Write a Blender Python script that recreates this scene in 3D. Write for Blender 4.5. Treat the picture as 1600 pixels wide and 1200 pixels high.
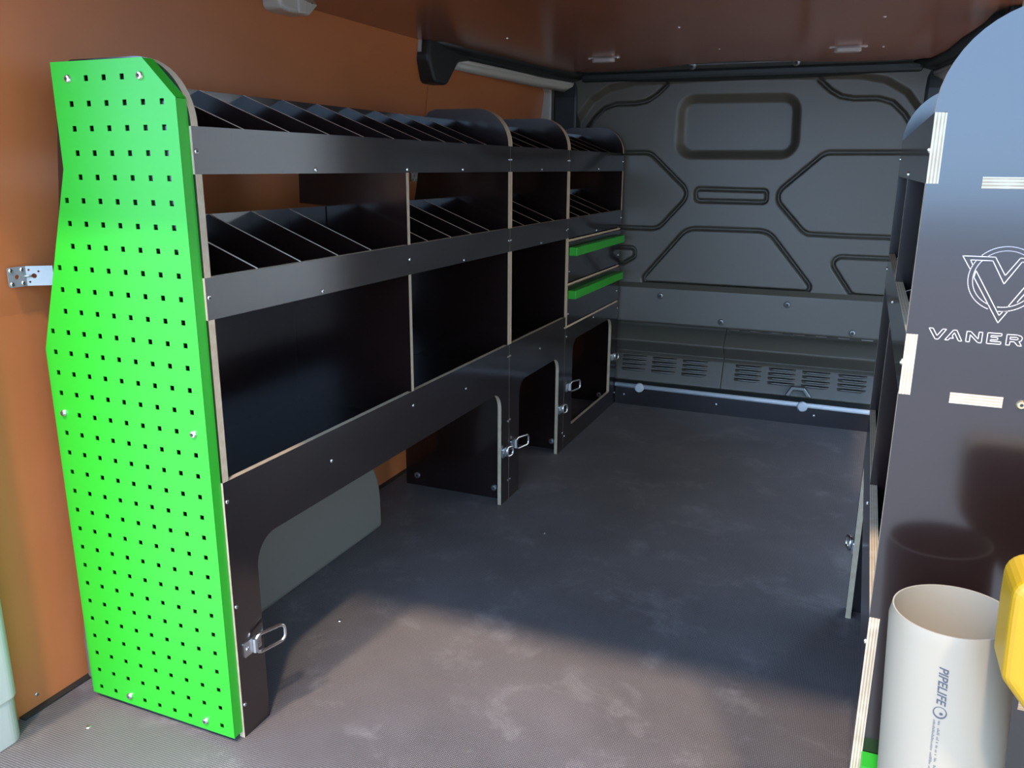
import bpy, bmesh, math, random
import numpy as np
from mathutils import Vector, Matrix
from mathutils.geometry import tessellate_polygon

for o in list(bpy.data.objects): bpy.data.objects.remove(o)
S = bpy.context.scene
C = S.collection

# ------------------------------------------------------------------ camera
cam = bpy.data.cameras.new('camera'); cam.sensor_width = 36.0
cam.lens = 1289.633 / 1600.0 * 36.0
cam.clip_start = 0.02
camo = bpy.data.objects.new('camera', cam); C.objects.link(camo)
camo.location = (0.97977, -1.01299, 1.04854)
camo.rotation_euler = (1.3135337, -0.0062446, 0.3980286)
S.camera = camo

# ------------------------------------------------------------------ sky, sun, exposure
W = bpy.data.worlds.new('sky'); S.world = W; W.use_nodes = True
wn = W.node_tree.nodes; wl = W.node_tree.links
bg = wn['Background']
# clear blue sky: a little paler towards the horizon, the same all the way round
tcw = wn.new('ShaderNodeTexCoord'); spw = wn.new('ShaderNodeSeparateXYZ'); wl.new(tcw.outputs['Generated'], spw.inputs[0])
sky = wn.new('ShaderNodeValToRGB'); wl.new(spw.outputs[2], sky.inputs[0])
sky.color_ramp.elements[0].position = 0.0; sky.color_ramp.elements[0].color = (0.42, 0.66, 1.0, 1)
sky.color_ramp.elements[1].position = 0.75; sky.color_ramp.elements[1].color = (0.30, 0.53, 1.0, 1)
wl.new(sky.outputs[0], bg.inputs[0]); bg.inputs[1].default_value = 3.7
def sun_light(name, energy, d):
    l_ = bpy.data.lights.new(name, 'SUN'); l_.energy = energy; l_.angle = math.radians(3.4); l_.color = (1.0, 0.86, 0.70)
    o_ = bpy.data.objects.new(name, l_); C.objects.link(o_)
    o_.rotation_euler = Vector(d).to_track_quat('-Z', 'Y').to_euler()
sun_light('sun', 2.1, (0.065, 0.60, -1.0))
sun_light('second_sun_added', 1.5, (-0.30, 0.59, -1.0))     # second, weaker sun added for the crossing floor shadows; mirroring windows only assumed
S.view_settings.view_transform = 'Standard'; S.view_settings.look = 'None'
S.view_settings.gamma = 1.0; S.view_settings.use_curve_mapping = False
S.view_settings.exposure = 1.05

# ------------------------------------------------------------------ materials
def mat(name, col, rough=0.5, metal=0.0, spec=0.5, bump=None, var=None, coat=0.0):
    m = bpy.data.materials.new(name); m.use_nodes = True
    n = m.node_tree.nodes; l = m.node_tree.links; b = n['Principled BSDF']
    b.inputs['Base Color'].default_value = (*col, 1); b.inputs['Roughness'].default_value = rough
    b.inputs['Metallic'].default_value = metal; b.inputs['Specular IOR Level'].default_value = spec
    b.inputs['Coat Weight'].default_value = coat; b.inputs['Coat Roughness'].default_value = 0.12
    tc = n.new('ShaderNodeTexCoord')
    if var:                                   # (scale, amount) colour mottling
        t = n.new('ShaderNodeTexNoise'); t.inputs['Scale'].default_value = var[0]; t.inputs['Detail'].default_value = 5
        l.new(tc.outputs['Object'], t.inputs['Vector'])
        mx = n.new('ShaderNodeMix'); mx.data_type = 'RGBA'
        mx.inputs['A'].default_value = (*[c * (1 - var[1]) for c in col], 1)
        mx.inputs['B'].default_value = (*[min(1, c * (1 + var[1])) for c in col], 1)
        l.new(t.outputs['Fac'], mx.inputs['Factor']); l.new(mx.outputs['Result'], b.inputs['Base Color'])
    if bump:                                  # (scale, strength)
        t = n.new('ShaderNodeTexNoise'); t.inputs['Scale'].default_value = bump[0]; t.inputs['Detail'].default_value = 2
        l.new(tc.outputs['Object'], t.inputs['Vector'])
        bp = n.new('ShaderNodeBump'); bp.inputs['Strength'].default_value = bump[1]; bp.inputs['Distance'].default_value = 0.001
        l.new(t.outputs['Fac'], bp.inputs['Height']); l.new(bp.outputs['Normal'], b.inputs['Normal'])
    return m

def ply_mat(name, axis):
    m = mat(name, (0.62, 0.48, 0.33), 0.6)
    n = m.node_tree.nodes; l = m.node_tree.links; b = n['Principled BSDF']
    tc = n.new('ShaderNodeTexCoord'); sp = n.new('ShaderNodeSeparateXYZ'); l.new(tc.outputs['Object'], sp.inputs[0])
    mu = n.new('ShaderNodeMath'); mu.operation = 'MULTIPLY'; mu.inputs[1].default_value = 2 * math.pi / 0.0034
    l.new(sp.outputs[axis], mu.inputs[0])
    sn = n.new('ShaderNodeMath'); sn.operation = 'SINE'; l.new(mu.outputs[0], sn.inputs[0])
    no = n.new('ShaderNodeTexNoise'); no.inputs['Scale'].default_value = 60; no.inputs['Detail'].default_value = 4
    l.new(tc.outputs['Object'], no.inputs['Vector'])
    ad = n.new('ShaderNodeMath'); ad.operation = 'MULTIPLY_ADD'; ad.inputs[1].default_value = 0.32
    l.new(sn.outputs[0], ad.inputs[0]); l.new(no.outputs['Fac'], ad.inputs[2])
    rp = n.new('ShaderNodeValToRGB')
    rp.color_ramp.elements[0].position = 0.25; rp.color_ramp.elements[0].color = (0.36, 0.235, 0.13, 1)
    rp.color_ramp.elements[1].position = 0.62; rp.color_ramp.elements[1].color = (0.54, 0.425, 0.28, 1)
    l.new(ad.outputs[0], rp.inputs[0]); l.new(rp.outputs[0], b.inputs['Base Color'])
    return m

M = {}
M['film'] = mat('dark_brown_film', (0.0095, 0.0040, 0.0033), 0.30, spec=0.16, bump=(900, 0.05), var=(9, 0.25), coat=0.95)
M['film'].node_tree.nodes['Principled BSDF'].inputs['Coat IOR'].default_value = 1.7
M['film'].node_tree.nodes['Principled BSDF'].inputs['Coat Roughness'].default_value = 0.13
M['ply'] = [ply_mat('ply_edge_x', 0), ply_mat('ply_edge_y', 1), ply_mat('ply_edge_z', 2)]
M['birch'] = mat('birch_edge', (0.74, 0.62, 0.47), 0.6, var=(60, 0.12))
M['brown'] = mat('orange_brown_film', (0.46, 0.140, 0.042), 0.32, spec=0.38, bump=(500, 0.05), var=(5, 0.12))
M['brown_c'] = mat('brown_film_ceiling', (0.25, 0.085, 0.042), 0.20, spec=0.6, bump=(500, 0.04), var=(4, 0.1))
M['green'] = mat('green_powder_coat', (0.022, 0.32, 0.014), 0.36, spec=0.5, bump=(700, 0.03))
M['bulk'] = mat('dark_grey_texture_paint', (0.092, 0.079, 0.058), 0.36, spec=0.5, bump=(800, 0.12))
M['black'] = mat('black_plastic', (0.014, 0.016, 0.014), 0.45, bump=(600, 0.15))
M['white'] = mat('white_body_paint', (0.46, 0.42, 0.35), 0.3, spec=0.5)
M['conduit'] = mat('white_plastic_conduit', (0.52, 0.53, 0.53), 0.35)
M['zinc'] = mat('zinc_plated_steel', (0.62, 0.63, 0.62), 0.28, 1.0, var=(40, 0.12))
M['galv'] = mat('galvanised_sheet', (0.36, 0.37, 0.34), 0.5, 0.55, var=(60, 0.1))
M['screw'] = mat('steel_screw', (0.75, 0.74, 0.70), 0.25, 1.0)
M['socket'] = mat('screw_recess', (0.05, 0.05, 0.05), 0.5, 0.6)
M['grey'] = mat('grey_moulded_cover', (0.15, 0.132, 0.098), 0.5, bump=(300, 0.05))
M['pvc'] = mat('light_grey_pvc', (0.265, 0.213, 0.147), 0.38, var=(6, 0.05))
M['ink'] = mat('dark_grey_print', (0.06, 0.055, 0.06), 0.6)
M['ink_pale'] = mat('faded_grey_print', (0.115, 0.105, 0.10), 0.6)
M['yellow'] = mat('yellow_plastic', (0.36, 0.185, 0.002), 0.4, bump=(300, 0.03))
M['engrave'] = mat('pale_engraved_line', (0.62, 0.50, 0.46), 0.7)
M['lens'] = mat('clear_lamp_lens', (0.42, 0.36, 0.32), 0.15)
M['steel'] = mat('bare_grey_steel', (0.22, 0.22, 0.20), 0.35, 0.7)
M['ground'] = mat('worn_concrete', (0.28, 0.235, 0.19), 0.9, var=(0.8, 0.2))

def floor_mat():
    m = mat('mesh_film_floor', (0.05, 0.046, 0.045), 0.5, spec=0.4)
    n = m.node_tree.nodes; l = m.node_tree.links; b = n['Principled BSDF']
    tc = n.new('ShaderNodeTexCoord')
    def noise(scale, detail, rough=0.5, dist=0.0):
        t = n.new('ShaderNodeTexNoise'); t.inputs['Scale'].default_value = scale; t.inputs['Detail'].default_value = detail
        t.inputs['Roughness'].default_value = rough; t.inputs['Distortion'].default_value = dist
        l.new(tc.outputs['Object'], t.inputs['Vector']); return t
    def ramp(src, p0, c0, p1, c1):
        r = n.new('ShaderNodeValToRGB'); e = r.color_ramp.elements
        e[0].position = p0; e[0].color = (*c0, 1); e[1].position = p1; e[1].color = (*c1, 1); l.new(src, r.inputs[0]); return r
    def mix(a, b_, fac, blend='MIX'):
        x = n.new('ShaderNodeMix'); x.data_type = 'RGBA'; x.blend_type = blend
        l.new(a, x.inputs['A']); l.new(b_, x.inputs['B'])
        if isinstance(fac, float): x.inputs['Factor'].default_value = fac
        else: l.new(fac, x.inputs['Factor'])
        return x.outputs['Result']
    w = []
    for d_, sc in (('X', 96), ('Y', 70)):               # pressed wire-mesh pattern
        t = n.new('ShaderNodeTexWave'); t.bands_direction = d_; t.inputs['Scale'].default_value = sc
        t.inputs['Distortion'].default_value = 0.6; t.inputs['Detail'].default_value = 1
        l.new(tc.outputs['Object'], t.inputs['Vector']); w.append(t)
    mul = n.new('ShaderNodeMath'); mul.operation = 'MULTIPLY'
    l.new(w[0].outputs['Fac'], mul.inputs[0]); l.new(w[1].outputs['Fac'], mul.inputs[1])
    bp = n.new('ShaderNodeBump'); bp.inputs['Strength'].default_value = 0.7; bp.inputs['Distance'].default_value = 0.0008
    l.new(mul.outputs[0], bp.inputs['Height']); l.new(bp.outputs['Normal'], b.inputs['Normal'])
    base = ramp(noise(2.2, 6, 0.6).outputs['Fac'], 0.35, (0.092, 0.078, 0.071), 0.72, (0.138, 0.119, 0.110))
    dust = ramp(noise(5.5, 9, 0.72, 0.35).outputs['Fac'], 0.53, (0, 0, 0), 0.80, (0.8, 0.8, 0.8))
    white = n.new('ShaderNodeRGB'); white.outputs[0].default_value = (0.26, 0.235, 0.215, 1)
    c = mix(base.outputs[0], white.outputs[0], dust.outputs[0])
    weave = ramp(mul.outputs[0], 0.02, (0.35, 0.33, 0.33), 0.75, (2.1, 2.0, 1.95))
    c = mix(c, weave.outputs[0], 0.75, 'MULTIPLY')
    fleck = ramp(noise(420, 2).outputs['Fac'], 0.35, (0.7, 0.7, 0.7), 0.7, (1.35, 1.32, 1.3))
    c = mix(c, fleck.outputs[0], 0.8, 'MULTIPLY')
    l.new(c, b.inputs['Base Color'])
    return m
M['floor'] = floor_mat()

# ------------------------------------------------------------------ helpers
AX = {'x': 0, 'y': 1, 'z': 2}
def link(o, parent=None):
    C.objects.link(o)
    if parent is not None: o.parent = parent
    return o

def mesh(name, verts, faces, mats, fm=None, smooth=False, merge=False, recalc=True):
    me = bpy.data.meshes.new(name)
    me.from_pydata([tuple(v) for v in verts], [], faces)
    for m in mats: me.materials.append(m)
    if fm is not None:
        me.polygons.foreach_set('material_index', fm)
    if recalc or merge:
        bm = bmesh.new(); bm.from_mesh(me)
        if merge: bmesh.ops.remove_doubles(bm, verts=bm.verts, dist=1e-6)
        if recalc: bmesh.ops.recalc_face_normals(bm, faces=bm.faces)
        bm.to_mesh(me); bm.free()
    if smooth: me.polygons.foreach_set('use_smooth', [True] * len(me.polygons))
    me.update()
    return me

def obj(name, me, parent=None, loc=(0, 0, 0)):
    o = bpy.data.objects.new(name, me); link(o, parent); o.location = loc
    return o

def tag(o, label, cat, group=None):
    o['label'] = label; o['category'] = cat
    if group: o['group'] = group
    return o

def struct(o): o['kind'] = 'structure'; return o

def thing(name, label, cat, loc, group=None):
    o = bpy.data.objects.new(name, None); C.objects.link(o); o.location = loc; o.empty_display_size = 0.1
    return tag(o, label, cat, group)

def put(axis, a, p):
    if axis == 'x': return (a, p[0], p[1])
    if axis == 'y': return (p[0], a, p[1])
    return (p[0], p[1], a)

def prism(poly, axis, a0, a1, holes=(), xf=None, off=(0, 0, 0)):
    """polygon (with holes) extruded along axis; material 0 on the caps, 1 on the rim"""
    loops = [list(poly)] + [list(h) for h in holes]
    flat = [p for lp in loops for p in lp]; n = len(flat)
    V = [put(axis, a0, p) for p in flat] + [put(axis, a1, p) for p in flat]
    F, fm = [], []
    if holes:
        tris = tessellate_polygon([[Vector((p[0], p[1], 0)) for p in lp] for lp in loops])
        for t in tris: F.append(tuple(t)); F.append(tuple(i + n for i in reversed(t))); fm += [0, 0]
    else:
        F.append(tuple(range(n))); F.append(tuple(range(2 * n - 1, n - 1, -1))); fm += [0, 0]
    s = 0
    for lp in loops:
        k = len(lp)
        for i in range(k):
            a, b = s + i, s + (i + 1) % k
            F.append((a, b, b + n, a + n)); fm.append(1)
        s += k
    if xf: V = [xf(v) for v in V]
    V = [(v[0] - off[0], v[1] - off[1], v[2] - off[2]) for v in V]
    return V, F, fm

def bevel(o, w=0.002, seg=2, angle=35):
    md = o.modifiers.new('bevel', 'BEVEL'); md.width = w; md.segments = seg
    md.limit_method = 'ANGLE'; md.angle_limit = math.radians(angle)
    return o

def rounded(pts, r, seg=6):
    """polygon with filleted corners; r a number or one per corner"""
    n = len(pts); out = []
    rs = r if isinstance(r, (list, tuple)) else [r] * n
    for i in range(n):
        p = np.array(pts[i]); a = np.array(pts[i - 1]); b = np.array(pts[(i + 1) % n]); rr = rs[i]
        if rr <= 0: out.append(tuple(p)); continue
        u = (a - p); lu = np.linalg.norm(u); u = u / lu; v = (b - p); lv = np.linalg.norm(v); v = v / lv
        ang = math.acos(max(-1, min(1, float(u @ v))))
        d = min(rr / math.tan(ang / 2), lu * 0.49, lv * 0.49); rr = d * math.tan(ang / 2)
        bis = (u + v) / np.linalg.norm(u + v); c = p + bis * (rr / math.sin(ang / 2))
        s, e = p + u * d - c, p + v * d - c
        a0 = math.atan2(s[1], s[0]); a1 = math.atan2(e[1], e[0])
        da = (a1 - a0 + math.pi) % (2 * math.pi) - math.pi
        for k in range(seg + 1):
            t = a0 + da * k / seg
            out.append((c[0] + rr * math.cos(t), c[1] + rr * math.sin(t)))
    return out

def tube(path, r, seg=8, closed=False):
    P = [Vector(p) for p in path]; n = len(P); V, F = [], []
    up = None
    for i in range(n):
        if closed: t = P[(i + 1) % n] - P[i - 1]
        else: t = P[min(i + 1, n - 1)] - P[max(i - 1, 0)]
        t.normalize()
        if up is None:
            up = Vector((0, 0, 1)) if abs(t.z) < 0.9 else Vector((1, 0, 0))
        u = t.cross(up); u.normalize(); w = u.cross(t); up = w
        for k in range(seg):
            a = 2 * math.pi * k / seg
            V.append(P[i] + u * (r * math.cos(a)) + w * (r * math.sin(a)))
    m = n if closed else n - 1
    for i in range(m):
        for k in range(seg):
            a = i * seg + k; b = i * seg + (k + 1) % seg; c = ((i + 1) % n) * seg + (k + 1) % seg; d = ((i + 1) % n) * seg + k
            F.append((a, b, c, d))
    if not closed:
        F.append(tuple(range(seg - 1, -1, -1))); F.append(tuple(range((n - 1) * seg, n * seg)))
    return V, F

def lathe(profile, seg=16):
    """profile of (radius, height) about +z"""
    V, F = [], []
    for r, h in profile:
        for k in range(seg):
            a = 2 * math.pi * k / seg; V.append((r * math.cos(a), r * math.sin(a), h))
    for i in range(len(profile) - 1):
        for k in range(seg):
            a = i * seg + k; b = i * seg + (k + 1) % seg
            F.append((a, b, b + seg, a + seg))
    F.append(tuple(range((len(profile) - 1) * seg, len(profile) * seg)))
    return V, F

def head_mesh(name, r, h, direction, m, socket=True, flat=False):
    """pan-head screw, axis along direction"""
    prof = [(r, 0), (r, h * 0.35), (r * 0.8, h * 0.85), (r * 0.42, h), (r * 0.40, h * 0.4)]
    V, F = lathe(prof, 10)
    q = Vector((0, 0, 1)).rotation_difference(Vector(direction))
    V = [q @ Vector(v) for v in V]
    fm = [0] * len(F)
    if socket: fm[-1] = 1
    return mesh(name, V, F, [m, M['socket']], fm, smooth=False)

SCREW_X = head_mesh('screw', 0.0042, 0.0022, (1, 0, 0), M['screw'])
SCREW_NX = head_mesh('screw_b', 0.0042, 0.0022, (-1, 0, 0), M['screw'])
SCREW_NY = head_mesh('screw_c', 0.0068, 0.0050, (0, -1, 0), M['screw'])
BOLT_NY = head_mesh('bolt_c', 0.011, 0.005, (0, -1, 0), M['zinc'])
SCREW_Z = head_mesh('screw_d', 0.0055, 0.0020, (0, 0, 1), M['screw'])
SCREW_D = head_mesh('screw_e', 0.0050, 0.0020, (0, 0, -1), M['screw'])

def board(name, poly, axis, a0, a1, parent, faces='film', edge='ply', holes=(), xf=None, bev=0.0):
    off = parent.location if parent is not None else (0, 0, 0)
    V, F, fm = prism(poly, axis, a0, a1, holes, xf, off)
    em = M['ply'][AX[axis]] if edge == 'ply' else M[edge]
    me = mesh(name, V, F, [M[faces], em], fm)
    o = obj(name, me, parent)
    if bev: bevel(o, bev)
    return o

def rect(a0, a1, b0, b1): return [(a0, b0), (a1, b0), (a1, b1), (a0, b1)]

# ------------------------------------------------------------------ the van: floor, walls, ceiling
XL, XR = -0.44, 1.36              # inner side walls at floor level
CX = 0.46                         # centre line of the van
ZC = 1.43                         # ceiling
def mx(p): return (2 * CX - p[0], *p[1:])

fl = struct(board('floor', rect(XL - 0.03, XR + 0.03, -0.24, 2.66), 'z', -0.02, 0.0, None, 'floor', 'ply'))
for x, y in ((-0.297, -0.064), (-0.075, 0.451), (0.62, -0.06), (0.2, 1.10)):
    obj('screw', SCREW_Z, fl, (x, y, 0.0))
M['render'] = mat('pale_render', (0.74, 0.57, 0.40), 0.9, var=(0.6, 0.08))
struct(board('reflection_house', rect(-3.0, 16.0, -0.6, 7.0), 'x', 5.5, 9.0, None, 'render', 'render'))   # unseen house added to warm the reflections on the rack rails
struct(board('ground', rect(-40, 40, -40, 40), 'z', -0.62, -0.60, None, 'ground', 'ground'))

def wall_profile(t):              # (x, z) section of the side wall lining, t = offset outwards
    return [(XL - t, 0.0), (XL - t, 0.78), (-0.362 - t, ZC + 0.03)]
def side_lining(name, y0, y1, zt, parent, mirror=False, rear_round=None):
    xf = mx if mirror else None
    inner = [(XL, 0.0), (XL, 0.78), (-0.362 - 0.0, zt)]
    poly = inner + [(x - 0.009, z) for x, z in reversed(inner)]
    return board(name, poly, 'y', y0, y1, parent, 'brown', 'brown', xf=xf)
board('edge_gap_shade', rect(XL - 0.002, XL + 0.016, -0.10, 2.54), 'z', 0.0, 0.004, fl, 'black', 'black')  # black strip laid in as the shadow gap between wall and floor
wl_ = struct(bpy.data.objects.new('wall_left', None)); link(wl_)
side_lining('panel', -0.105, 1.4985, ZC, wl_)
side_lining('panel', 1.5015, 2.545, 1.395, wl_)
o = board('outer_skin', [(-0.47, -0.3), (-0.47, 0.80), (-0.385, 1.50), (-0.60, 1.50), (-0.60, -0.3)], 'y', -0.12, 3.0, wl_, 'white', 'white')
for y, z in ((-0.058, 0.028), (1.45, 0.06)):
    obj('screw', SCREW_X, wl_, (XL, y, z))
for y, z in ((1.525, 1.262), (1.93, 1.355), (2.40, 1.350)):
    obj('screw', SCREW_X, wl_, (XL + (z - 0.78) * 0.12, y, z))
wr_ = struct(bpy.data.objects.new('wall_right', None)); link(wr_)
side_lining('panel', -0.105, 1.02, ZC, wr_, True)
side_lining('panel', 2.41, 2.545, 1.395, wr_, True)
# outer skin with the sliding-door opening
def skin(name, y0, y1, z0, z1):
    return board(name, [(1.39 if z0 < 0.8 else 1.345, z0), (1.39 if z1 < 0.9 else 1.345, z1), (1.48, z1), (1.48, z0)], 'y', y0, y1, wr_, 'white', 'white')
skin('outer_skin', -0.12, 1.03, -0.3, 1.5); skin('outer_skin', 2.40, 3.0, -0.3, 1.5)
skin('door_header', 1.03, 2.40, 1.42, 1.5); skin('door_sill', 1.03, 2.40, -0.3, -0.02)

# ceiling board, its outline narrows towards the front
half = [(-0.366, -0.14), (-0.366, 1.42), (-0.305, 1.50), (-0.299, 1.69), (-0.27, 1.95), (-0.25, 2.235), (-0.215, 2.43), (-0.05, 2.46), (0.12, 2.42), (0.30, 2.335), (0.44, 2.295)]
ceil_poly = half + [(2 * CX - x, y) for x, y in reversed(half)]
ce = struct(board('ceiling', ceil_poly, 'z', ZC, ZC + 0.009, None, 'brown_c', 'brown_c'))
for px in ((-0.092, 1.489), (0.441, 1.469), (0.474, 1.953), (0.972, 1.484), (0.976, 2.073), (0.44, 0.9)):
    obj('screw', SCREW_D, ce, (px[0], px[1], ZC))
rf = struct(board('roof', rect(-0.60, 1.50, -0.16, 3.0), 'z', 1.475, 1.52, None, 'white', 'white'))

# rear door frame: pillars and header
def pillar(mirror):
    xf = mx if mirror else None
    sec = rounded([(-0.60, -0.27), (-0.417, -0.27), (-0.383, -0.20), (-0.383, -0.135), (-0.41, -0.118), (-0.60, -0.118)], [0.01, 0.03, 0.03, 0.025, 0.02, 0.01], 5)
    p = struct(board('wall_rear_right' if mirror else 'wall_rear_left', sec, 'z', 0.088, 1.50, None, 'white', 'white', xf=xf))
    bevel(p, 0.004, 2)
    sec2 = rounded([(-0.60, -0.29), (-0.424, -0.29), (-0.386, -0.215), (-0.386, -0.14), (-0.41, -0.122), (-0.60, -0.122)], [0.01, 0.03, 0.03, 0.03, 0.02, 0.01], 5)
    b = board('sill_cover', sec2, 'z', -0.35, 0.094, p, 'white', 'white', xf=xf); bevel(b, 0.006, 3)
    return p
pillar(False); pillar(True)
struct(board('wall_rear', [(-0.28, 1.42), (-0.24, 1.42), (-0.13, 1.445), (-0.13, 1.52), (-0.28, 1.52)], 'x', -0.45, 1.37, None, 'white', 'white'))
# ------------------------------------------------------------------ bulkhead
YB = 2.60
def poly_dist(X, Z, pts, closed=True):
    pts = np.array(pts, float); n = len(pts); d = np.full(X.shape, 9.0); ins = np.zeros(X.shape, bool)
    for i in range(n if closed else n - 1):
        a = pts[i]; b = pts[(i + 1) % n]; e = b - a; L = e @ e
        t = np.clip(((X - a[0]) * e[0] + (Z - a[1]) * e[1]) / max(L, 1e-12), 0, 1)
        d = np.minimum(d, np.hypot(X - a[0] - t * e[0], Z - a[1] - t * e[1]))
        if closed:
            c = ((a[1] > Z) != (b[1] > Z))
            with np.errstate(divide='ignore', invalid='ignore'):
                xi = a[0] + (Z - a[1]) * e[0] / (e[1] if abs(e[1]) > 1e-12 else 1e-12)
            ins ^= c & (X < xi)
    return np.where(ins, -d, d) if closed else d
def sstep(a, b, x):
    t = np.clip((x - a) / (b - a), 0, 1); return t * t * (3 - 2 * t)
def groove(d, w, depth): return -depth * (1 - sstep(w * 0.45, w, np.abs(d)))

bk = struct(bpy.data.objects.new('wall_front', None)); link(bk)
xs = np.arange(-0.345, 1.2655, 0.0036); zs = np.arange(0.532, 1.4405, 0.0036)
X, Z = np.meshgrid(xs, zs)
H = np.zeros(X.shape)
rim = [(-0.31, 0.9), (-0.255, 1.14), (-0.21, 1.24), (-0.15, 1.318), (-0.075, 1.362), (0.02, 1.381), (0.46, 1.392), (0.90, 1.381), (0.995, 1.362),
       (1.07, 1.318), (1.13, 1.24), (1.175, 1.14), (1.23, 0.9), (1.23, 0.2), (-0.31, 0.2)]
d = poly_dist(X, Z, rim); H += 0.045 * sstep(0.0, 0.026, d)
win = rounded([(0.206, 1.347), (0.703, 1.343), (0.712, 1.082), (0.203, 1.082)], [0.075, 0.075, 0.075, 0.075], 8)
d = poly_dist(X, Z, win); H += -0.040 * sstep(0.0, 0.040, -d)
for pts, r, op in (
    ([(-0.40, 1.112), (0.100, 1.112), (0.283, 0.944), (0.150, 0.792), (-0.40, 0.792)], [0, .06, .05, .06, 0], False),
    ([(1.30, 1.112), (0.805, 1.112), (0.620, 0.940), (0.760, 0.790), (1.30, 0.786)], [0, .06, .05, .06, 0], False),
    ([(0.303, 0.963), (0.595, 0.961), (0.597, 0.913), (0.306, 0.915)], .016, False),
    ([(0.075, 0.553), (0.275, 0.797), (0.615, 0.797), (0.820, 0.553)], [.02, .08, .08, .02], False),
    ([(1.30, 0.706), (0.850, 0.704), (0.960, 0.552), (1.30, 0.548)], [0, .03, .03, 0], False),
    ([(-0.10, 0.708), (0.052, 0.704), (0.052, 0.665), (0.0, 0.635), (-0.10, 0.635)], [0, .02, .02, .02, 0], False)):
    d = poly_dist(X, Z, rounded(pts, r, 6)); H += groove(d, 0.0098, 0.032)
for pts in ([(-0.20, 1.19), (-0.155, 1.255), (-0.11, 1.297), (-0.06, 1.312), (0.03, 1.314), (0.075, 1.322), (0.115, 1.345), (0.160, 1.385)],):
    for q in (pts, [(2 * CX - x, z) for x, z in pts]):
        d = poly_dist(X, Z, q, False); H += groove(d, 0.0098, 0.032)
d = poly_dist(X, Z, [(1.13, 1.17), (1.085, 1.173), (1.05, 1.25)], False)
nz, nx = X.shape
V = np.stack([X, YB - H, Z], -1).reshape(-1, 3)
idx = np.arange(nz * nx).reshape(nz, nx)
F = np.stack([idx[:-1, :-1], idx[:-1, 1:], idx[1:, 1:], idx[1:, :-1]], -1).reshape(-1, 4)
me = mesh('bulkhead_panel', V.tolist(), F.tolist(), [M['bulk']], smooth=True, recalc=False)
obj('bulkhead_panel', me, bk)
board('backing', rect(-0.60, 1.50, -0.3, 1.475), 'y', 2.67, 2.70, bk, 'black', 'black')
board('surround', [(-0.46, 0.0), (-0.46, 1.42), (-0.34, 1.42), (-0.34, 0.0)], 'y', 2.555, 2.62, bk, 'bulk', 'bulk', bev=0.01)
board('surround', [(1.26, 0.0), (1.26, 1.42), (1.40, 1.42), (1.40, 0.0)], 'y', 2.555, 2.62, bk, 'bulk', 'bulk', bev=0.01)
# lower, stepped cover in two lengths
sec = [(2.578, 0.537), (2.576, 0.382), (2.582, 0.374), (2.632, 0.352), (2.588, 0.290), (2.622, 0.226), (2.606, 0.218), (2.584, 0.108), (2.64, 0.100), (2.64, 0.537)]
def cover(x0, x1, s):
    o = board('lower_cover', s, 'x', x0, x1, bk, 'bulk', 'bulk'); bevel(o, 0.004, 3, 12); return o
up = [(2.576, 0.535), (2.572, 0.535), (2.574, 0.382), (2.584, 0.377), (2.64, 0.377), (2.64, 0.535)]
o = board('bolted_flange', [(2.603, 0.556), (2.578, 0.534), (2.574, 0.384), (2.582, 0.376), (2.65, 0.376), (2.65, 0.556)], 'x', -0.34, 1.26, bk, 'bulk', 'bulk'); bevel(o, 0.003, 2, 12)
low = [(2.665, 0.374), (2.658, 0.352), (2.590, 0.294), (2.592, 0.286), (2.652, 0.230), (2.632, 0.218), (2.588, 0.108), (2.594, 0.100), (2.665, 0.100)]
for x0, x1 in ((-0.34, 0.4672), (0.4680, 1.26)):
    o = board('lower_cover', low, 'x', x0, x1, bk, 'bulk', 'bulk'); bevel(o, 0.004, 3, 12)
BOLT_B = head_mesh('bolt_d', 0.014, 0.009, (0, -1, 0), M['steel'])
for x, z in ((0.185, 0.503), (0.719, 0.500), (0.454, 0.406), (0.981, 0.401)):
    obj('bolt', BOLT_B, bk, (x, 2.576, z))
for k in range(7):                                       # hinge knuckles under the flange
    x0 = 0.49 + k * 0.088
    V, F = tube([(x0, 2.576, 0.3755), (x0 + 0.044, 2.576, 0.3755)], 0.0026, 6)
    obj('hinge_knuckle', mesh('hinge_knuckle', V, F, [M['zinc']]), bk)
# louvres
def louvre_mesh():
    w, h, dp = 0.112, 0.0150, 0.014
    V, F = [], []
    n = 6
    for i in range(n + 1):
        u = -1 + 2 * i / n; s = (1 - abs(u) ** 6)
        xx = u * w / 2
        V += [(xx, 0.0, -h * 0.5), (xx, -dp * s, h * 0.02), (xx, -dp * s * 0.95, h * 0.24), (xx, 0.004, h * 0.42)]
    for i in range(n):
        for k in range(3):
            a = i * 4 + k; F.append((a, a + 1, a + 5, a + 4))
    return mesh('louvre', V, F, [M['bulk'], M['black']], [0, 0, 1] * n, smooth=False, recalc=False)  # top face of each louvre coloured black for the shaded opening
LOU = louvre_mesh()
for x0 in (0.070, 0.208, 0.346, 0.578, 0.719, 0.858, 1.001):
    for k in range(4):
        z = 0.208 - k * 0.0185
        yy = 2.588 + (z - 0.108) / 0.110 * 0.044
        obj('louvre', LOU, bk, (x0, yy - 0.0005, z))
# pull latch
lat = [(0.742, 0.112), (0.766, 0.153), (0.820, 0.153), (0.850, 0.114), (0.832, 0.114), (0.812, 0.140), (0.775, 0.140), (0.761, 0.112)]
board('pull_latch', lat, 'y', 2.566, 2.60, bk, 'steel', 'steel', bev=0.003)
# dark rail at the foot of the cover
board('foot_rail', [(2.56, 0.0), (2.60, 0.0), (2.60, 0.098), (2.585, 0.104), (2.575, 0.098), (2.56, 0.088)], 'x', -0.34, 1.26, bk, 'black', 'black')
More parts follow.
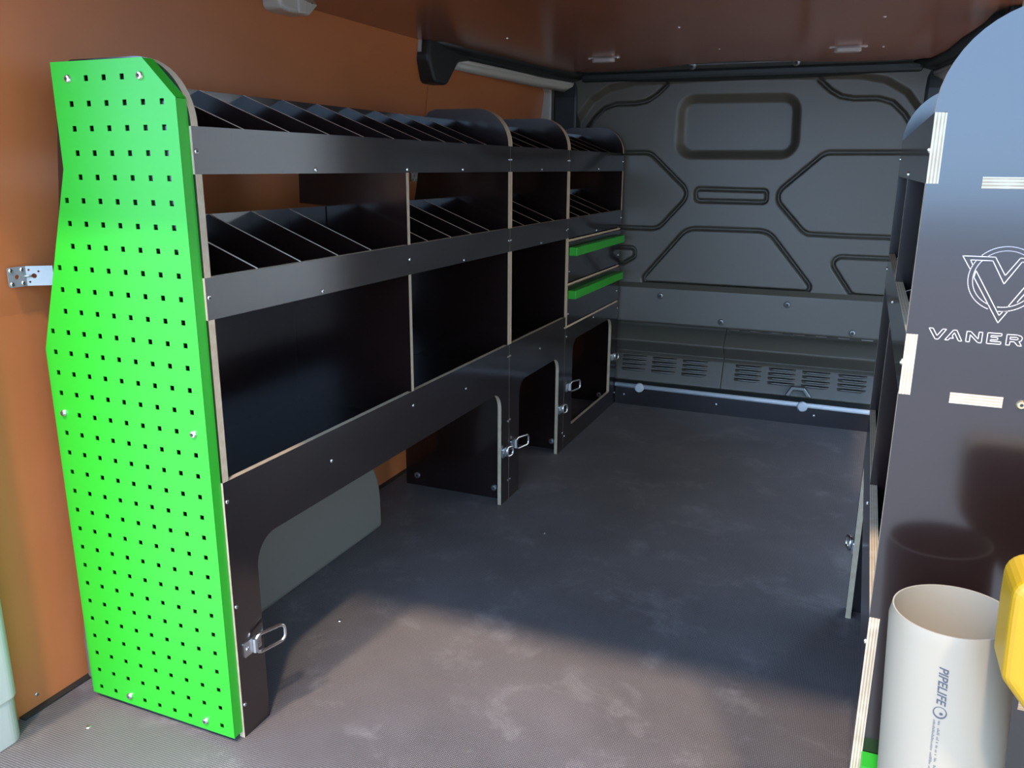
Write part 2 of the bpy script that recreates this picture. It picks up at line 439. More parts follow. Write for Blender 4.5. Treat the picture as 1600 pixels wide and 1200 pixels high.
# wooden kick strip and the white conduit that runs along it
ks = struct(board('baseboard_front', rect(0.004, 1.30, 0.0, 0.078), 'y', 2.546, 2.558, None, 'film', 'ply'))
for x, z in ((0.045, 0.045), (0.462, 0.045), (0.868, 0.043)):
    obj('screw', head_mesh('screw_f', 0.005, 0.0022, (0, -1, 0), M['screw']), ks, (x, 2.546, z))
cd = thing('cable_conduit', 'thin white plastic conduit running along the foot of the black bulkhead', 'conduit', (0.55, 2.546, 0.09))
V, F = tube([(0.003 - 0.55, 0, 0), (1.29 - 0.55, 0, -0.008)], 0.0105, 12)
obj('conduit_pipe', mesh('conduit_pipe', V, F, [M['conduit']], smooth=True), cd)
V, F = lathe([(0.021, 0), (0.021, 0.010), (0.017, 0.014), (0.006, 0.015)], 18)
q = Vector((0, 0, 1)).rotation_difference(Vector((0, -1, 0)))
CLIP = mesh('conduit_clip', [q @ Vector(v) for v in V], F, [M['conduit']])
for x, z in ((0.118, -0.004), (0.819, -0.010)):
    obj('conduit_clip', CLIP, cd, (x - 0.55, -0.003, z))
# sheet-metal header between ceiling board and bulkhead
hd = struct(bpy.data.objects.new('trim_1', None)); link(hd)
board('header_strip', [(2.26, 1.4405), (2.48, 1.4405), (2.56, 1.434), (2.66, 1.434), (2.66, 1.455), (2.26, 1.458)], 'x', -0.2, 1.12, hd, 'steel', 'steel')
board('rubber_seal', [(2.54, 1.400), (2.60, 1.392), (2.66, 1.392), (2.66, 1.438), (2.54, 1.438)], 'x', -0.20, 1.12, hd, 'black', 'black', bev=0.012)
V, F = tube([(0.294, 2.42, 1.438), (0.74, 2.42, 1.438)], 0.0028, 6)
obj('steel_strip', mesh('steel_strip', V, F, [M['zinc']]), hd)
WASH = head_mesh('bolt_g', 0.017, 0.010, (0, -0.8, -0.6), M['zinc'])
for x in (0.294, 0.682): obj('bolt', WASH, hd, (x, 2.425, 1.436))

# ------------------------------------------------------------------ roof side trims (both sides)
def loft(name, A, B, t, m, parent, mirror, smooth=True):
    P = [Vector(a) for a in A]; Q = [Vector(b) for b in B]; n = len(P)
    V = [*P, *Q]
    F = [(i, i + 1, n + i + 1, n + i) for i in range(n - 1)]
    if mirror: V = [Vector(mx(tuple(v))) for v in V]
    me = mesh(name, V, F, [m], smooth=smooth)
    o = obj(name, me, parent)
    md = o.modifiers.new('solid', 'SOLIDIFY'); md.thickness = t; md.offset = 0
    return o
cb = [(-0.352, 1.43), (-0.309, 1.50), (-0.301, 1.69), (-0.273, 1.95), (-0.253, 2.235), (-0.212, 2.46), (-0.14, 2.59)]
wt = [(-0.375, 1.50), (-0.350, 1.60), (-0.328, 1.78), (-0.307, 2.02), (-0.288, 2.30), (-0.250, 2.52), (-0.222, 2.60)]
wlo = [(-0.375, 1.50), (-0.352, 1.60), (-0.346, 1.80), (-0.326, 2.05), (-0.312, 2.32), (-0.285, 2.52), (-0.262, 2.60)]
for k, mirror in enumerate((False, True)):
    t = struct(bpy.data.objects.new('trim_%d' % (2 + k), None)); link(t)
    mid = [((a[0] + b[0]) / 2 - 0.006, (a[1] + b[1]) / 2, 1.412) for a, b in zip(cb, wt)]
    loft('roof_lining_edge', [(x, y, 1.434) for x, y in cb], mid, 0.006, M['black'], t, mirror)
    loft('roof_lining_edge', mid, [(x, y, 1.401) for x, y in wt], 0.006, M['black'], t, mirror)
    loft('body_rail', [(x, y, 1.400) for x, y in wt[1:]], [(x - 0.001, y, 1.388) for x, y in wt[1:]], 0.008, M['white'], t, mirror)
    loft('body_rail', [(x - 0.001, y, 1.388) for x, y in wt[1:]], [(x, y, 1.366) for x, y in wlo[1:]], 0.008, M['white'], t, mirror)
    xf = mx if mirror else None
    # rounded end cap hanging down at the ceiling corner
    lobe = rounded([(1.425, 1.436), (1.415, 1.375), (1.455, 1.305), (1.545, 1.305), (1.63, 1.385), (1.72, 1.400), (1.72, 1.436)], [0, .05, .035, .045, .06, .01, 0], 6)
    o = board('end_cap', lobe, 'x', -0.385, -0.325, t, 'black', 'black', xf=xf); bevel(o, 0.014, 3, 50)
    o = board('body_flange', rounded([(1.418, 1.44), (1.418, 1.388), (1.46, 1.40), (1.50, 1.44)], 0.006, 3), 'x', -0.385, -0.352, t, 'white', 'white', xf=xf)
    o = board('body_pillar', [(2.548, 1.0), (2.548, 1.36), (2.500, 1.385), (2.60, 1.385), (2.60, 1.0)], 'x', -0.40, -0.335, t, 'white', 'white', xf=xf); bevel(o, 0.006, 2, 30)
    o = board('lining_corner', rounded([(2.545, 1.16), (2.545, 1.34), (2.56, 1.43), (2.62, 1.43), (2.62, 1.16)], 0.012, 3), 'x', -0.325, -0.215, t, 'black', 'black', xf=xf); bevel(o, 0.012, 2, 40)

# white roof-bow bracket at the top edge of the left wall
rb = thing('roof_bow_bracket', 'white painted metal bracket at the edge of the ceiling, top left', 'bracket', (-0.36, 0.75, 1.44))
def local(o_, pts): return [(p[0] - o_.location.x, p[1] - o_.location.y, p[2] - o_.location.z) for p in pts]
o = board('bracket_body', rounded([(0.680, 1.47), (0.682, 1.402), (0.72, 1.398), (0.795, 1.400), (0.835, 1.432), (0.85, 1.47)], [0, .015, .01, .02, .02, 0], 4), 'x', -0.372, -0.315, rb, 'white', 'white'); bevel(o, 0.008, 3, 40)
o = board('raised_rib', rounded([(0.742, 1.46), (0.745, 1.399), (0.775, 1.401), (0.785, 1.46)], [0, .006, .006, 0], 3), 'x', -0.336, -0.309, rb, 'white', 'white'); bevel(o, 0.004, 2, 40)
HOLE = mesh('slot_hole', *prism(rounded(rect(-0.004, 0.004, -0.003, 0.003), 0.002, 3), 'x', 0, 0.0008)[:2], [M['black']])
for y, z in ((0.806, 1.432), (0.824, 1.436)): obj('slot_hole', HOLE, rb, (-0.315 + 0.36, y - 0.75, z - 1.44))

# wheel arch cover behind the first rack
prof = []
for k in range(0, 25):
    a = math.pi * k / 24
    c, s_ = math.cos(a), math.sin(a)
    prof.append((0.50 + 0.455 * math.copysign(abs(c) ** 0.42, c), 0.275 * (abs(s_) ** 0.55)))
prof[0] = (0.955, 0.0); prof[-1] = (0.045, 0.0)
wa = board('wheel_arch_cover', prof, 'x', -0.43, -0.262, None, 'grey', 'grey', bev=0.012)
tag(wa, 'grey moulded wheel arch cover on the floor behind the arch opening of the long rack', 'wheel arch')

# ceiling lamps
def ceiling_lamp(x, y, label):
    t = thing('ceiling_light', label, 'ceiling light', (x, y, ZC - 0.0), 'lamps let into the brown ceiling')
    V, F, fm = prism(rounded(rect(-0.060, 0.060, -0.009, 0.009), 0.0085, 6), 'z', -0.003, 0.0)
    obj('lamp_frame', mesh('lamp_frame', V, F, [M['lens']]), t)
    V, F, fm = prism(rounded(rect(-0.042, 0.042, -0.018, 0.018), 0.0175, 6), 'z', -0.016, -0.003)
    o = obj('lens', mesh('lens', V, F, [M['lens']]), t); bevel(o, 0.003, 2)
    for s in (-1, 1): obj('screw', SCREW_D, t, (s * 0.052, 0, -0.003))
ceiling_lamp(0.054, 2.031, 'small oval lamp in the brown ceiling, left one nearer the white roof rail')
ceiling_lamp(0.871, 2.034, 'small oval lamp in the brown ceiling, right one nearer the blue-lit rack end')

# ------------------------------------------------------------------ racks
T, TS = 0.012, 0.015
A0, A1, B0, B1, C1 = 1.034, 1.107, 0.800, 0.870, 0.514
GAP = 1.036
def rmx(v): return (GAP - v[0], v[1], v[2])

def side_profile():
    arc = [(-0.105 + 0.105 * math.cos(a), 1.108 + 0.105 * math.sin(a)) for a in np.linspace(0, math.pi / 2, 14)]
    p = [(-T, 0.0), (-T, C1), (0, C1), (0, B0), (-T, B0), (-T, B1), (0, B1), (0, A0), (-T, A0), (-T, A1 - 0.0005), (0, A1)]
    p += arc
    p += [(-0.240, 1.213), (-0.262, 1.206), (-0.278, 1.185), (-0.308, 0.99), (-0.358, 0.74), (-0.372, 0.60), (-0.372, 0.30), (-0.372, 0.0)]
    return p
SIDE = side_profile()
SIDE_NEAR = [p for p in SIDE[:-3]] + [(-0.360, 0.60), (-0.360, 0.30), (-0.360, 0.0)]

def ring_plate(parent, y, z, mirror, folded=False):
    """folding lashing ring on its base plate, on the front face of a rack"""
    sx = -1 if mirror else 1
    px = GAP if mirror else 0.0
    L = parent.location
    V, F, fm = prism(rounded(rect(-0.024, 0.024, -0.015, 0.015), 0.003, 2), 'x', 0, 0.0022 * sx)
    p = obj('lashing_plate', mesh('lashing_plate', V, F, [M['zinc']]), parent, (px - L.x, y - L.y, z - L.z))
    for dy, dz in ((-0.015, 0.0), (0.015, 0.0)):
        obj('screw', SCREW_NX if mirror else SCREW_X, p, (0.002 * sx, dy, dz))
    V, F = tube([(0.006 * sx, 0.002, -0.014), (0.006 * sx, 0.002, 0.014)], 0.0055, 8)
    obj('hinge_barrel', mesh('hinge_barrel', V, F, [M['zinc']]), p)
    path = []
    if folded: w, l, y0, hx = 0.016, 0.030, -0.004, 0.35
    else: w, l, y0, hx = 0.019, 0.062, 0.002, 0.30
    for a, b in rounded([(y0, -w), (y0 + l, -w * 0.9), (y0 + l, w * 0.9), (y0, w)], 0.012, 5):
        path.append(((0.007 + hx * abs(a)) * sx, a, b))
    V, F = tube(path, 0.0037, 8, True)
    obj('lashing_ring', mesh('lashing_ring', V, F, [M['screw']], smooth=True), p)

def rack(label, y0, y1, mirror, parts, tops, mids, arch, screws, rings, drawers=(), lower_top=C1, near=False, bolts=()):
    xf = rmx if mirror else None
    base = (GAP + 0.15, (y0 + y1) / 2, 0) if mirror else (-0.15, (y0 + y1) / 2, 0)
    t = thing('shelving_rack', label, 'rack', base, 'plywood van racking units')
    def bd(*a, **k): return board(*a, t, xf=xf, **k)
    prof = SIDE_NEAR if near else SIDE
    if lower_top != C1: prof = [(x, z if z != C1 else lower_top) for x, z in prof]
    bd('side_panel', prof, 'y', y0, y0 + TS); bd('side_panel', SIDE if near else ([(-T if (x == 0 and z <= B0) else x, z) for x, z in prof] if drawers else prof), 'y', y1 - TS, y1)
    ya, yb = y0 + TS, y1 - TS
    bd('top_rail', rect(y0, y1, A0, A1), 'x', -T, 0.0)
    bd('middle_rail', rect(y0, y1, B0, B1), 'x', -T, 0.0)
    bd('lower_front_panel', arch['poly'], 'x', -T, 0.0, holes=arch.get('holes', ()))
    for zf, zb, nm in ((A0 + 0.001, 1.187, 'top'), (B0 + 0.001, 0.954, 'middle')):
        bd(nm + '_shelf', rect(-0.272, -T, ya, yb), 'z', zf, zf + T)
        bd(nm + '_shelf_back', rect(ya, yb, zf + T, zb), 'x', -0.230, -0.224, edge='birch')
        divs = tops if nm == 'top' else mids
        dm = None
        for y in divs:
            if dm is None:
                V, F, fm = prism([(-T, zf + T), (-T, zf + T + 0.058), (-0.224, zb), (-0.224, zf + T)], 'y', -0.0026, 0.0026, xf=xf)
                V = [(v[0] - t.location.x, v[1], v[2]) for v in V]
                dm = mesh('divider', V, F, [M['film'], M['birch']], fm)
            obj('divider', dm, t, (0, y - t.location.y, 0))
    bd('bottom_shelf', rect(-0.345, -T, ya, yb), 'z', 0.442, 0.454)
    bd('back_panel', rect(ya, yb, 0.454, 0.80), 'x', -0.342, -0.336)
    for yp in parts:
        bd('partition', [(-T, B1), (-T, A0 - 0.001), (-0.272, A0 - 0.001), (-0.300, 1.02), (-0.310, 0.96), (-0.300, 0.955), (-0.300, 0.813), (-T, 0.813)] if False else
           [(-T, 0.814), (0.0, B1) if False else (-T, B1), (0.0, B1), (0.0, A0), (-T, A0), (-0.298, A0), (-0.300, 0.96), (-0.222, 0.955), (-0.222, 0.814)], 'y', yp, yp + T)
        bd('partition', [(-T, 0.454), (-T, C1), (0, C1), (0, B0), (-T, B0), (-0.336, B0), (-0.336, 0.454)], 'y', yp, yp + T)
    sm = SCREW_NX if mirror else SCREW_X
    for y, z in screws:
        obj('screw', sm, t, ((GAP if mirror else 0.0) - t.location.x, y - t.location.y, z))
    for y, z, f in rings: ring_plate(t, y, z, mirror, f)
    for x, y, z in bolts: obj('bolt', BOLT_NY, t, (x - t.location.x, y - t.location.y, z))
    if drawers:
        for zz in (0.788, 0.628, 0.4705): bd('drawer_shelf', rect(-0.30, 0.0, ya, yb), 'z', zz, zz + 0.0075)
    for z0, z1, zh in drawers:
        d = bd('drawer', rect(y0 + TS + 0.002, y1 - 0.003, z0, z1), 'x', -T, 0.0)
        hy0, hy1 = y0 + 0.022, y1 - 0.045
        hp = [(0.001, zh - 0.0155), (0.001, zh - 0.012), (0.026, zh - 0.013), (0.028, zh + 0.013), (0.001, zh + 0.011), (0.001, zh + 0.0155), (0.030, zh + 0.0155), (0.031, zh - 0.0155)]
        V, F, fm = prism([(x, z) for x, z in [(0.0, zh - 0.0155), (0.030, zh - 0.0155), (0.030, zh + 0.0155), (0.0, zh + 0.0155)]], 'y', hy0, hy1, off=t.location)
        h = obj('drawer_handle', mesh('drawer_handle', V, F, [M['green']]), d); bevel(h, 0.002, 2)
        h['label'] = 'green folded metal handle'
        for yy in (y0 + 0.03, y1 - 0.03):
            obj('screw', SCREW_X, d, (0 - t.location.x, yy - t.location.y, zh - 0.073))
    return t

def arch_poly(y0, y1, a0, a1, top, zt, r=0.055):
    inner = rounded([(a0, 0.0), (a0, zt), (a1, zt), (a1, 0.0)], [0, r, r, 0], 8)
    return [(y0, 0.0)] + [(y0, top), (y1, top), (y1, 0.0)] + list(reversed(inner))

Y0, Y1, Y2, Y3 = 0.030, 1.305, 1.835, 2.553
D1 = [0.174 + 0.1255 * k for k in range(9)]
rack('long dark plywood rack with an arch opening, standing behind the green perforated panel', Y0, Y1 - 0.0005, False, [0.691], D1,
     [0.173, 0.298, 0.423, 0.549, 0.808, 0.935, 1.059, 1.180],
     {'poly': arch_poly(Y0, Y1 - 0.0005, 0.102, 1.243, C1, 0.376)},
     [(0.037, 1.069), (0.347, 1.041), (0.697, 1.041), (0.986, 1.041), (1.297, 1.069), (0.037, 0.837), (0.349, 0.807), (0.697, 0.836), (0.989, 0.806), (1.297, 0.834),
      (0.037, 0.477), (0.349, 0.449), (0.697, 0.478), (0.994, 0.448), (1.297, 0.476), (0.037, 0.272), (0.037, 0.068), (1.297, 0.266), (1.297, 0.066)],
     [(0.069, 0.176, False), (1.275, 0.170, True)], near=True, bolts=[(-0.045, 1.289, 0.035), (-0.330, 1.289, 0.035)])
rack('narrow dark plywood rack with a small arch, between the long rack and the drawer rack', Y1 + 0.0005, Y2 - 0.0005, False, [], [1.447, 1.585, 1.722],
     [1.443, 1.584, 1.721], {'poly': arch_poly(Y1 + 0.0005, Y2 - 0.0005, 1.388, 1.772, C1, 0.376, 0.05)},
     [(1.313, 1.069), (1.570, 1.041), (1.827, 1.071), (1.313, 0.834), (1.573, 0.806), (1.827, 0.830), (1.576, 0.447), (1.313, 0.476), (1.827, 0.475),
      (1.313, 0.268), (1.313, 0.066), (1.827, 0.067)], [(1.345, 0.176, False), (1.806, 0.168, True)], bolts=[(-0.040, 1.819, 0.032)])
rack('dark plywood rack with two green-handled drawers beside the black bulkhead', Y2 + 0.0005, Y3, False, [], [1.997, 2.136, 2.275, 2.415],
     [2.000, 2.132, 2.278, 2.408],
     {'poly': rect(Y2 + 0.0005, Y3, 0.0, 0.470), 'holes': [rounded([(1.926, 0.073), (1.926, 0.412), (2.456, 0.412), (2.456, 0.073)], [.008, .05, .05, .008], 6)]},
     [(1.843, 1.071), (2.195, 1.043), (2.545, 1.073), (1.843, 0.833), (2.190, 0.807), (2.545, 0.838), (1.850, 0.438), (2.185, 0.457), (2.543, 0.441), (1.850, 0.048), (2.543, 0.048)],
     [(1.885, 0.236, False), (2.505, 0.226, True)], drawers=[(0.640, 0.784, 0.752), (0.482, 0.624, 0.594)], lower_top=0.470, bolts=[(-0.070, 2.537, 0.032)])
rr = rack('dark plywood rack on the right with engraved lettering on its end panel', 0.0, 1.0, True, [0.480], [0.12, 0.24, 0.36, 0.62, 0.745, 0.87],
     [0.122, 0.241, 0.360, 0.62, 0.745, 0.87], {'poly': arch_poly(0.0, 1.0, 0.055, 0.947, C1, 0.40)},
     [(0.007, 1.069), (0.486, 1.041), (0.992, 1.069), (0.007, 0.836), (0.486, 0.836), (0.992, 0.836), (0.007, 0.477), (0.486, 0.477), (0.007, 0.272)],
     [(0.972, 0.18, True)])
# shelf tenons showing through the end panel
L = rr.location
for z0, x0, x1 in ((1.0295, 1.089, 1.150), (1.0295, 1.205, 1.255), (0.7955, 1.088, 1.140), (0.7955, 1.195, 1.245), (0.4325, 1.088, 1.140), (0.4325, 1.206, 1.256)):
    V, F, fm = prism(rect(x0, x1, z0, z0 + T), 'y', -0.0012, 0.004, off=L)
    obj('tenon', mesh('tenon', V, F, [M['ply'][2]]), rr)
V, F = lathe([(0.0055, 0), (0.0052, 0.0015), (0.004, 0.003), (0.0018, 0.003), (0.0016, 0.001)], 14)
brass = mat('brass_screw', (0.62, 0.50, 0.30), 0.3, 1.0)
me = mesh('screw', [q @ Vector(v) for v in V], F, [brass, M['socket']], [0] * (len(F) - 1) + [1])
obj('screw', me, rr, (1.158 - L.x, 0 - L.y, 0.801 - L.z)); obj('screw', me, rr, (1.158 - L.x, 0 - L.y, 1.035 - L.z))

def ribbons(lines, w, y):
    V, F = [], []
    for pts, closed in lines:
        n = len(pts)
        for i in range(n if closed else n - 1):
            a = np.array(pts[i]); b = np.array(pts[(i + 1) % n]); e = b - a; ln = np.linalg.norm(e)
            if ln < 1e-6: continue
            e = e / ln; nr = np.array([-e[1], e[0]]) * w / 2; a = a - e * w * 0.4; b = b + e * w * 0.4
            k = len(V)
            for yy in (y, 0.0003):
                for p in (a - nr, b - nr, b + nr, a + nr): V.append((p[0], yy, p[1]))
            F += [(k, k + 1, k + 2, k + 3), (k, k + 4, k + 5, k + 1), (k + 1, k + 5, k + 6, k + 2), (k + 2, k + 6, k + 7, k + 3), (k + 3, k + 7, k + 4, k)]
    return V, F
letters = {
 'V': [(1.0581, 0.8784), (1.0622, 0.8784), (1.0669, 0.8704), (1.0718, 0.8781), (1.0755, 0.8781), (1.0686, 0.8665), (1.0655, 0.8665)],
 'A': [(1.0751, 0.8663), (1.0825, 0.8779), (1.0858, 0.8779), (1.0919, 0.8662), (1.0886, 0.8662), (1.0837, 0.8749), (1.0818, 0.8713), (1.0834, 0.8686), (1.08, 0.8687), (1.0785, 0.8663)],
 'N': [(1.0956, 0.8661), (1.0956, 0.8776), (1.0995, 0.8776), (1.1073, 0.8698), (1.1073, 0.8776), (1.1108, 0.8776), (1.1108, 0.8659), (1.1073, 0.8659), (1.0992, 0.8740), (1.0992, 0.8661)],
 'E': [(1.1157, 0.8658), (1.1157, 0.8776), (1.1291, 0.8776), (1.1291, 0.8749), (1.1191, 0.8749), (1.1191, 0.8730), (1.1257, 0.8730), (1.1257, 0.8703), (1.1191, 0.8703), (1.1191, 0.8685), (1.1292, 0.8685), (1.1292, 0.8658)],
 'R': [(1.1340, 0.8657), (1.1340, 0.8773), (1.144, 0.8773), (1.1476, 0.8761), (1.1488, 0.8739), (1.148, 0.8712), (1.1461, 0.8702), (1.149, 0.8656), (1.1453, 0.8656), (1.1416, 0.8697), (1.1376, 0.8697), (1.1376, 0.8657)],
 'r': [(1.1373, 0.8746), (1.1438, 0.8746), (1.1451, 0.8734), (1.1442, 0.8722), (1.1373, 0.8722)]}
V, F = ribbons([(p, True) for p in letters.values()], 0.00085, -0.0005)
o = obj('lettering', mesh('lettering', [(v[0] - L.x, v[1] - L.y, v[2] - L.z) for v in V], F, [M['engrave']]), rr); o['label'] = 'pale outlined letters VANER'
cx_, cz_ = 1.1235, 0.936
def arcp(r, a0, a1, n=28): return [(cx_ + r * math.cos(math.radians(a)), cz_ + r * math.sin(math.radians(a))) for a in np.linspace(a0, a1, n)]
lines = [([(1.0895, .9455), (1.081, .959), (1.112, .959), (1.1235, .940), (1.135, .959), (1.166, .959), (1.1385, .9125)], False),
         ([(1.0915, .950), (1.089, .955), (1.110, .955), (1.1235, .931), (1.137, .955), (1.158, .955), (1.1310, .908)], False),
         ([(1.0945, .9365), (1.0955, .944), (1.1235, .897), (1.1265, .9015), (1.131, .902), (1.1235, .889), (1.0945, .9365)], False),
         (arcp(.0345, 45, 135), False), (arcp(.0300, 50, 130), False), (arcp(.0345, 146, 250), False), (arcp(.0300, 142, 247), False),
         (arcp(.0345, 268, 394), False), (arcp(.0300, 265, 396), False)]
V, F = ribbons(lines, 0.00085, -0.0005)
o = obj('logo', mesh('logo', [(v[0] - L.x, v[1] - L.y, v[2] - L.z) for v in V], F, [M['engrave']]), rr); o['label'] = 'pale outlined V inside a ring'

# ------------------------------------------------------------------ green perforated panels
P = 0.03826
def perforated(label, outline, xh, zh, cols, rows, y0, depth, screws, mirror=False, group='green perforated end panels'):
    xf = rmx if mirror else None
    xc = sum(p[0] for p in outline) / len(outline)
    loc = (GAP - xc if mirror else xc, y0, 0)
    t = thing('perforated_panel', label, 'panel', loc, group)
    holes = []
    a = 0.0044
    ol = np.array(outline)
    sset = {(i, j) for i, j in screws}
    for i in range(rows):
        for j in range(cols):
            x, z = xh - j * P, zh + i * P
            d = poly_dist(np.array([x]), np.array([z]), outline)[0]
            if d > -0.0085: continue
            if (i, j) in sset: continue
            holes.append([(x - a, z - a), (x - a, z + a), (x + a, z + a), (x + a, z - a)])
    V, F, fm = prism(outline, 'y', y0, y0 + 0.0016, holes, xf, loc)
    obj('face_sheet', mesh('face_sheet', V, F, [M['green'], M['green']], fm), t)
    n = len(outline)
    for k in range(n):                                   # folded flanges
        p, q_ = np.array(outline[k]), np.array(outline[(k + 1) % n]); e = q_ - p; e = e / np.linalg.norm(e); nr = np.array([-e[1], e[0]]) * 0.0016
        sgn = 1 if poly_dist(np.array([(p + q_)[0] / 2 + nr[0]]), np.array([(p + q_)[1] / 2 + nr[1]]), outline)[0] < 0 else -1
        nr = nr * sgn; g = e * 0.0009
        V, F, fm = prism([tuple(p + g), tuple(q_ - g), tuple(q_ - g + nr), tuple(p + g + nr)], 'y', y0 + 0.0014, y0 + depth, (), xf, loc)
        obj('flange', mesh('flange', V, F, [M['green']]), t)
    for i, j in screws:
        x, z = xh - j * P, zh + i * P
        xx = GAP - x if mirror else x
        obj('screw', SCREW_NY, t, (xx - loc[0], 0, z))
    return t
OUT = [(-0.3622, 0.0149), (-0.3622, 0.7248), (-0.2595, 1.0400), (-0.2595, 1.2071), (-0.0632, 1.2071), (-0.0038, 1.1477), (-0.0038, 0.0129)]
perforated('tall bright green perforated metal panel with square holes, on the end of the left rack', OUT, -0.0314, 0.0328, 9, 31, 0.007, 0.0225,
           [(30, 1), (30, 5), (15, 0), (15, 8), (0, 1), (0, 6)])
OUT2 = [(-0.25, 0.022), (-0.25, 0.325), (-0.011, 0.325), (-0.011, 0.022)]
perforated('low bright green metal panel at the foot of the right rack, behind the grey pipe', OUT2, -0.035, 0.05, 6, 8, -0.030, 0.029, [(7, 1), (0, 1)], True)

# ------------------------------------------------------------------ wall brackets
def wall_bracket(label, y, z, x):
    t = thing('angle_bracket', label, 'bracket', (x, y, z), 'zinc angle brackets between rack and wall')
    def circ(c, r, n=10): return [(c[0] + r * math.cos(2 * math.pi * k / n), c[1] + r * math.sin(2 * math.pi * k / n)) for k in range(n)]
    V, F, fm = prism(rounded(rect(-0.036, 0.0, -0.018, 0.018), [.004, .0005, .0005, .004], 3), 'x', 0, 0.002, [circ((-0.019, 0), 0.0045)])
    obj('wall_flange', mesh('wall_flange', V, F, [M['galv']]), t)
    V, F, fm = prism(rect(0.0, 0.046, -0.018, 0.018), 'x', 0, 0.002, [circ((0.014, 0), 0.0045), circ((0.006, 0.011), 0.002), circ((0.006, -0.011), 0.002), circ((0.022, 0.008), 0.002)])
    rot = Matrix.Rotation(math.radians(-52), 3, 'Z')
    obj('rack_flange', mesh('rack_flange', [rot @ Vector(v) for v in V], F, [M['galv']]), t)
    V, F = tube([(0.003, -0.006, 0), (0.006, 0.0, 0), (0.009, 0.004, 0)], 0.0022, 6)
    obj('stiffening_rib', mesh('stiffening_rib', V, F, [M['galv']], smooth=True), t)
    for dy in (-0.030, -0.008):
        for dz in (-0.012, 0.012): obj('screw', SCREW_X, t, (0.002, dy, dz))
wall_bracket('zinc angle bracket on the orange wall beside the green panel', 0.036, 0.850, -0.425)
wall_bracket('small zinc angle bracket on the wall seen through the long rack', 1.470, 1.018, -0.408)

# ------------------------------------------------------------------ grey pipe
R_ = 0.0625
axis = Vector((-0.050, 0.0, 1.0)).normalized()
top = Vector((1.111, -0.096, 0.592)); foot = top - axis * (0.592 / axis.z - 0.002)
pp = thing('plastic_pipe', 'upright light grey plastic pipe with printed lettering in front of the right rack', 'pipe', tuple(foot))
prof = [(R_ - 0.0035, 0.0), (R_, 0.0), (R_, 0.590 - 0.014), (R_ - 0.0030, 0.590), (R_ - 0.0046, 0.590), (R_ - 0.0046, 0.02)]
seg = 72
V, F = [], []
for r, h in prof:
    for k in range(seg):
        a = 2 * math.pi * k / seg; V.append(Vector((r * math.cos(a), r * math.sin(a), h)))
for i in range(len(prof) - 1):
    for k in range(seg):
        a = i * seg + k; b = i * seg + (k + 1) % seg; F.append((a, b, b + seg, a + seg))
Q = Vector((0, 0, 1)).rotation_difference(axis)
me = mesh('pipe_wall', [Q @ v for v in V], F, [M['pvc']], smooth=True)
for e in me.edges: pass
o = obj('pipe_wall', me, pp)
md = o.modifiers.new('split', 'EDGE_SPLIT'); md.split_angle = math.radians(40)
# print on the pipe: letters wrapped around it, reading downwards
def wrap(u, v, az, h0, lift=0.0003):
    """u runs down the pipe, v across it"""
    a = az + v / R_
    return Q @ Vector(((R_ + lift) * math.cos(a), (R_ + lift) * math.sin(a), h0 - u))
fc = bpy.data.curves.new('print_text', 'FONT'); fc.body = 'PIPELIFE'; fc.size = 1.0; fc.shear = 0.22; fc.offset = 0.018
fo = bpy.data.objects.new('print_text', fc); C.objects.link(fo)
bpy.context.view_layer.update()
tm = bpy.data.meshes.new_from_object(fo.evaluated_get(bpy.context.evaluated_depsgraph_get()))
bpy.data.objects.remove(fo)
tv = [v.co.copy() for v in tm.vertices]; tf = [tuple(p.vertices) for p in tm.polygons]
xmin, xmax = min(v.x for v in tv), max(v.x for v in tv); ymin, ymax = min(v.y for v in tv), max(v.y for v in tv)
AZ = math.atan2(-0.93, -0.13) - 0.10
H0 = 0.590 - 0.034
LEN, HGT = 0.044, 0.0088
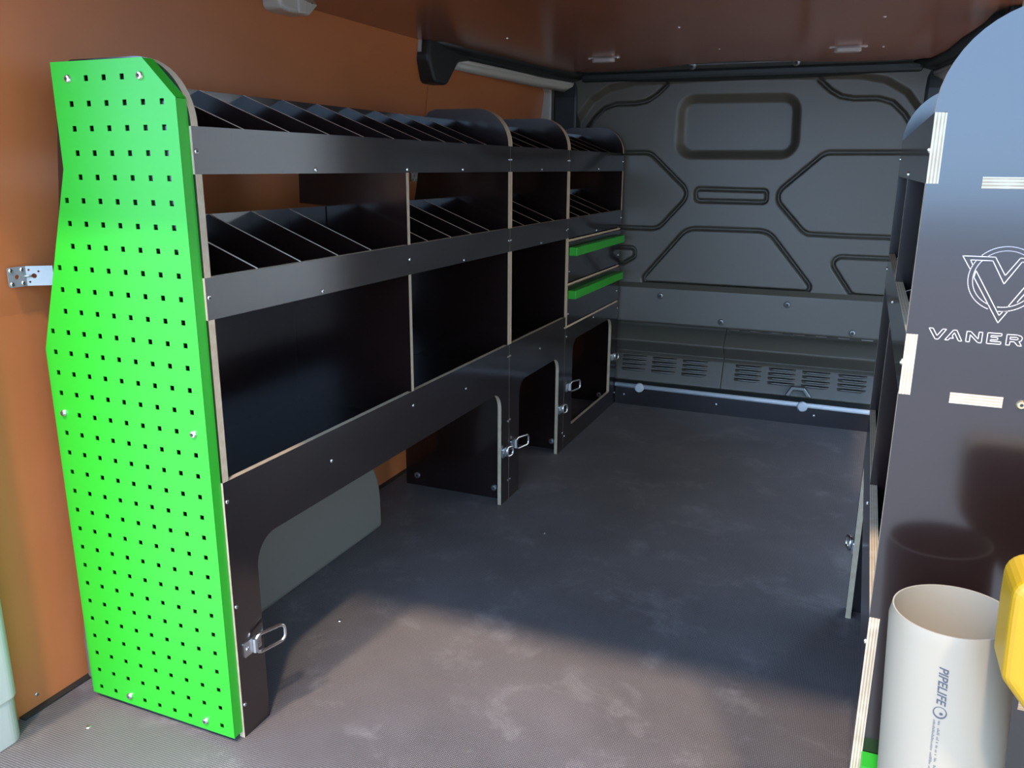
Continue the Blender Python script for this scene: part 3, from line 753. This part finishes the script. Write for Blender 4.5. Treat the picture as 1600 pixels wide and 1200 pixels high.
V = [wrap((v.x - xmin) / (xmax - xmin) * LEN, ((v.y - ymin) / (ymax - ymin)) * HGT, AZ, H0) for v in tv]
o = obj('lettering', mesh('lettering', V, tf, [M['ink']], recalc=False), pp); o['label'] = 'dark printed word PIPELIFE'
V, F = [], []
n = 28
for ring_i in range(n):
    a = 2 * math.pi * ring_i / n
    wd = 0.0012 + 0.0006 * math.cos(a)
    for r in (0.0066, 0.0066 - wd):
        V.append(wrap(LEN + 0.0085 + r * 1.05 * math.cos(a), 0.0040 + r * math.sin(a), AZ, H0))
for i in range(n):
    a = 2 * i; b = 2 * ((i + 1) % n); F.append((a, b, b + 1, a + 1))
k = len(V)
for i in range(12):
    a = 2 * math.pi * i / 12; V.append(wrap(LEN + 0.0095 + 0.0017 * math.cos(a), 0.0052 + 0.0017 * math.sin(a), AZ, H0))
F.append(tuple(range(k, k + 12)))
o = obj('logo', mesh('logo', V, F, [M['ink']], recalc=False), pp); o['label'] = 'dark printed ring with a dot'
random.seed(4)
V, F = [], []
for row, v0 in enumerate((-0.0012, 0.0034)):
    u = LEN + 0.018
    while u < 0.26:
        w = random.uniform(0.0007, 0.0014)
        if random.random() < 0.84:
            h = random.uniform(0.0012, 0.0026); k = len(V)
            for uu, vv in ((u, v0), (u + w, v0), (u + w, v0 + h), (u, v0 + h)): V.append(wrap(uu, vv - (uu - LEN) * 0.012, AZ, H0))
            F.append((k, k + 1, k + 2, k + 3))
        u += w + 0.0007
o = obj('fine_print', mesh('fine_print', V, F, [M['ink_pale']], recalc=False), pp); o['kind'] = 'stuff'; o['label'] = 'two faint rows of fine print'

# ------------------------------------------------------------------ yellow container at the right edge
yp = rounded([(1.135, 0.703), (1.1355, 0.660), (1.138, 0.600), (1.235, 0.480), (1.30, 0.480), (1.30, 0.703)], [.026, .03, .016, .02, .01, .01], 6)
yc = board('plastic_container', yp, 'y', -0.236, -0.170, None, 'yellow', 'yellow')
bevel(yc, 0.009, 4, 30)
tag(yc, 'yellow plastic container with rounded corners beside the grey pipe', 'container')
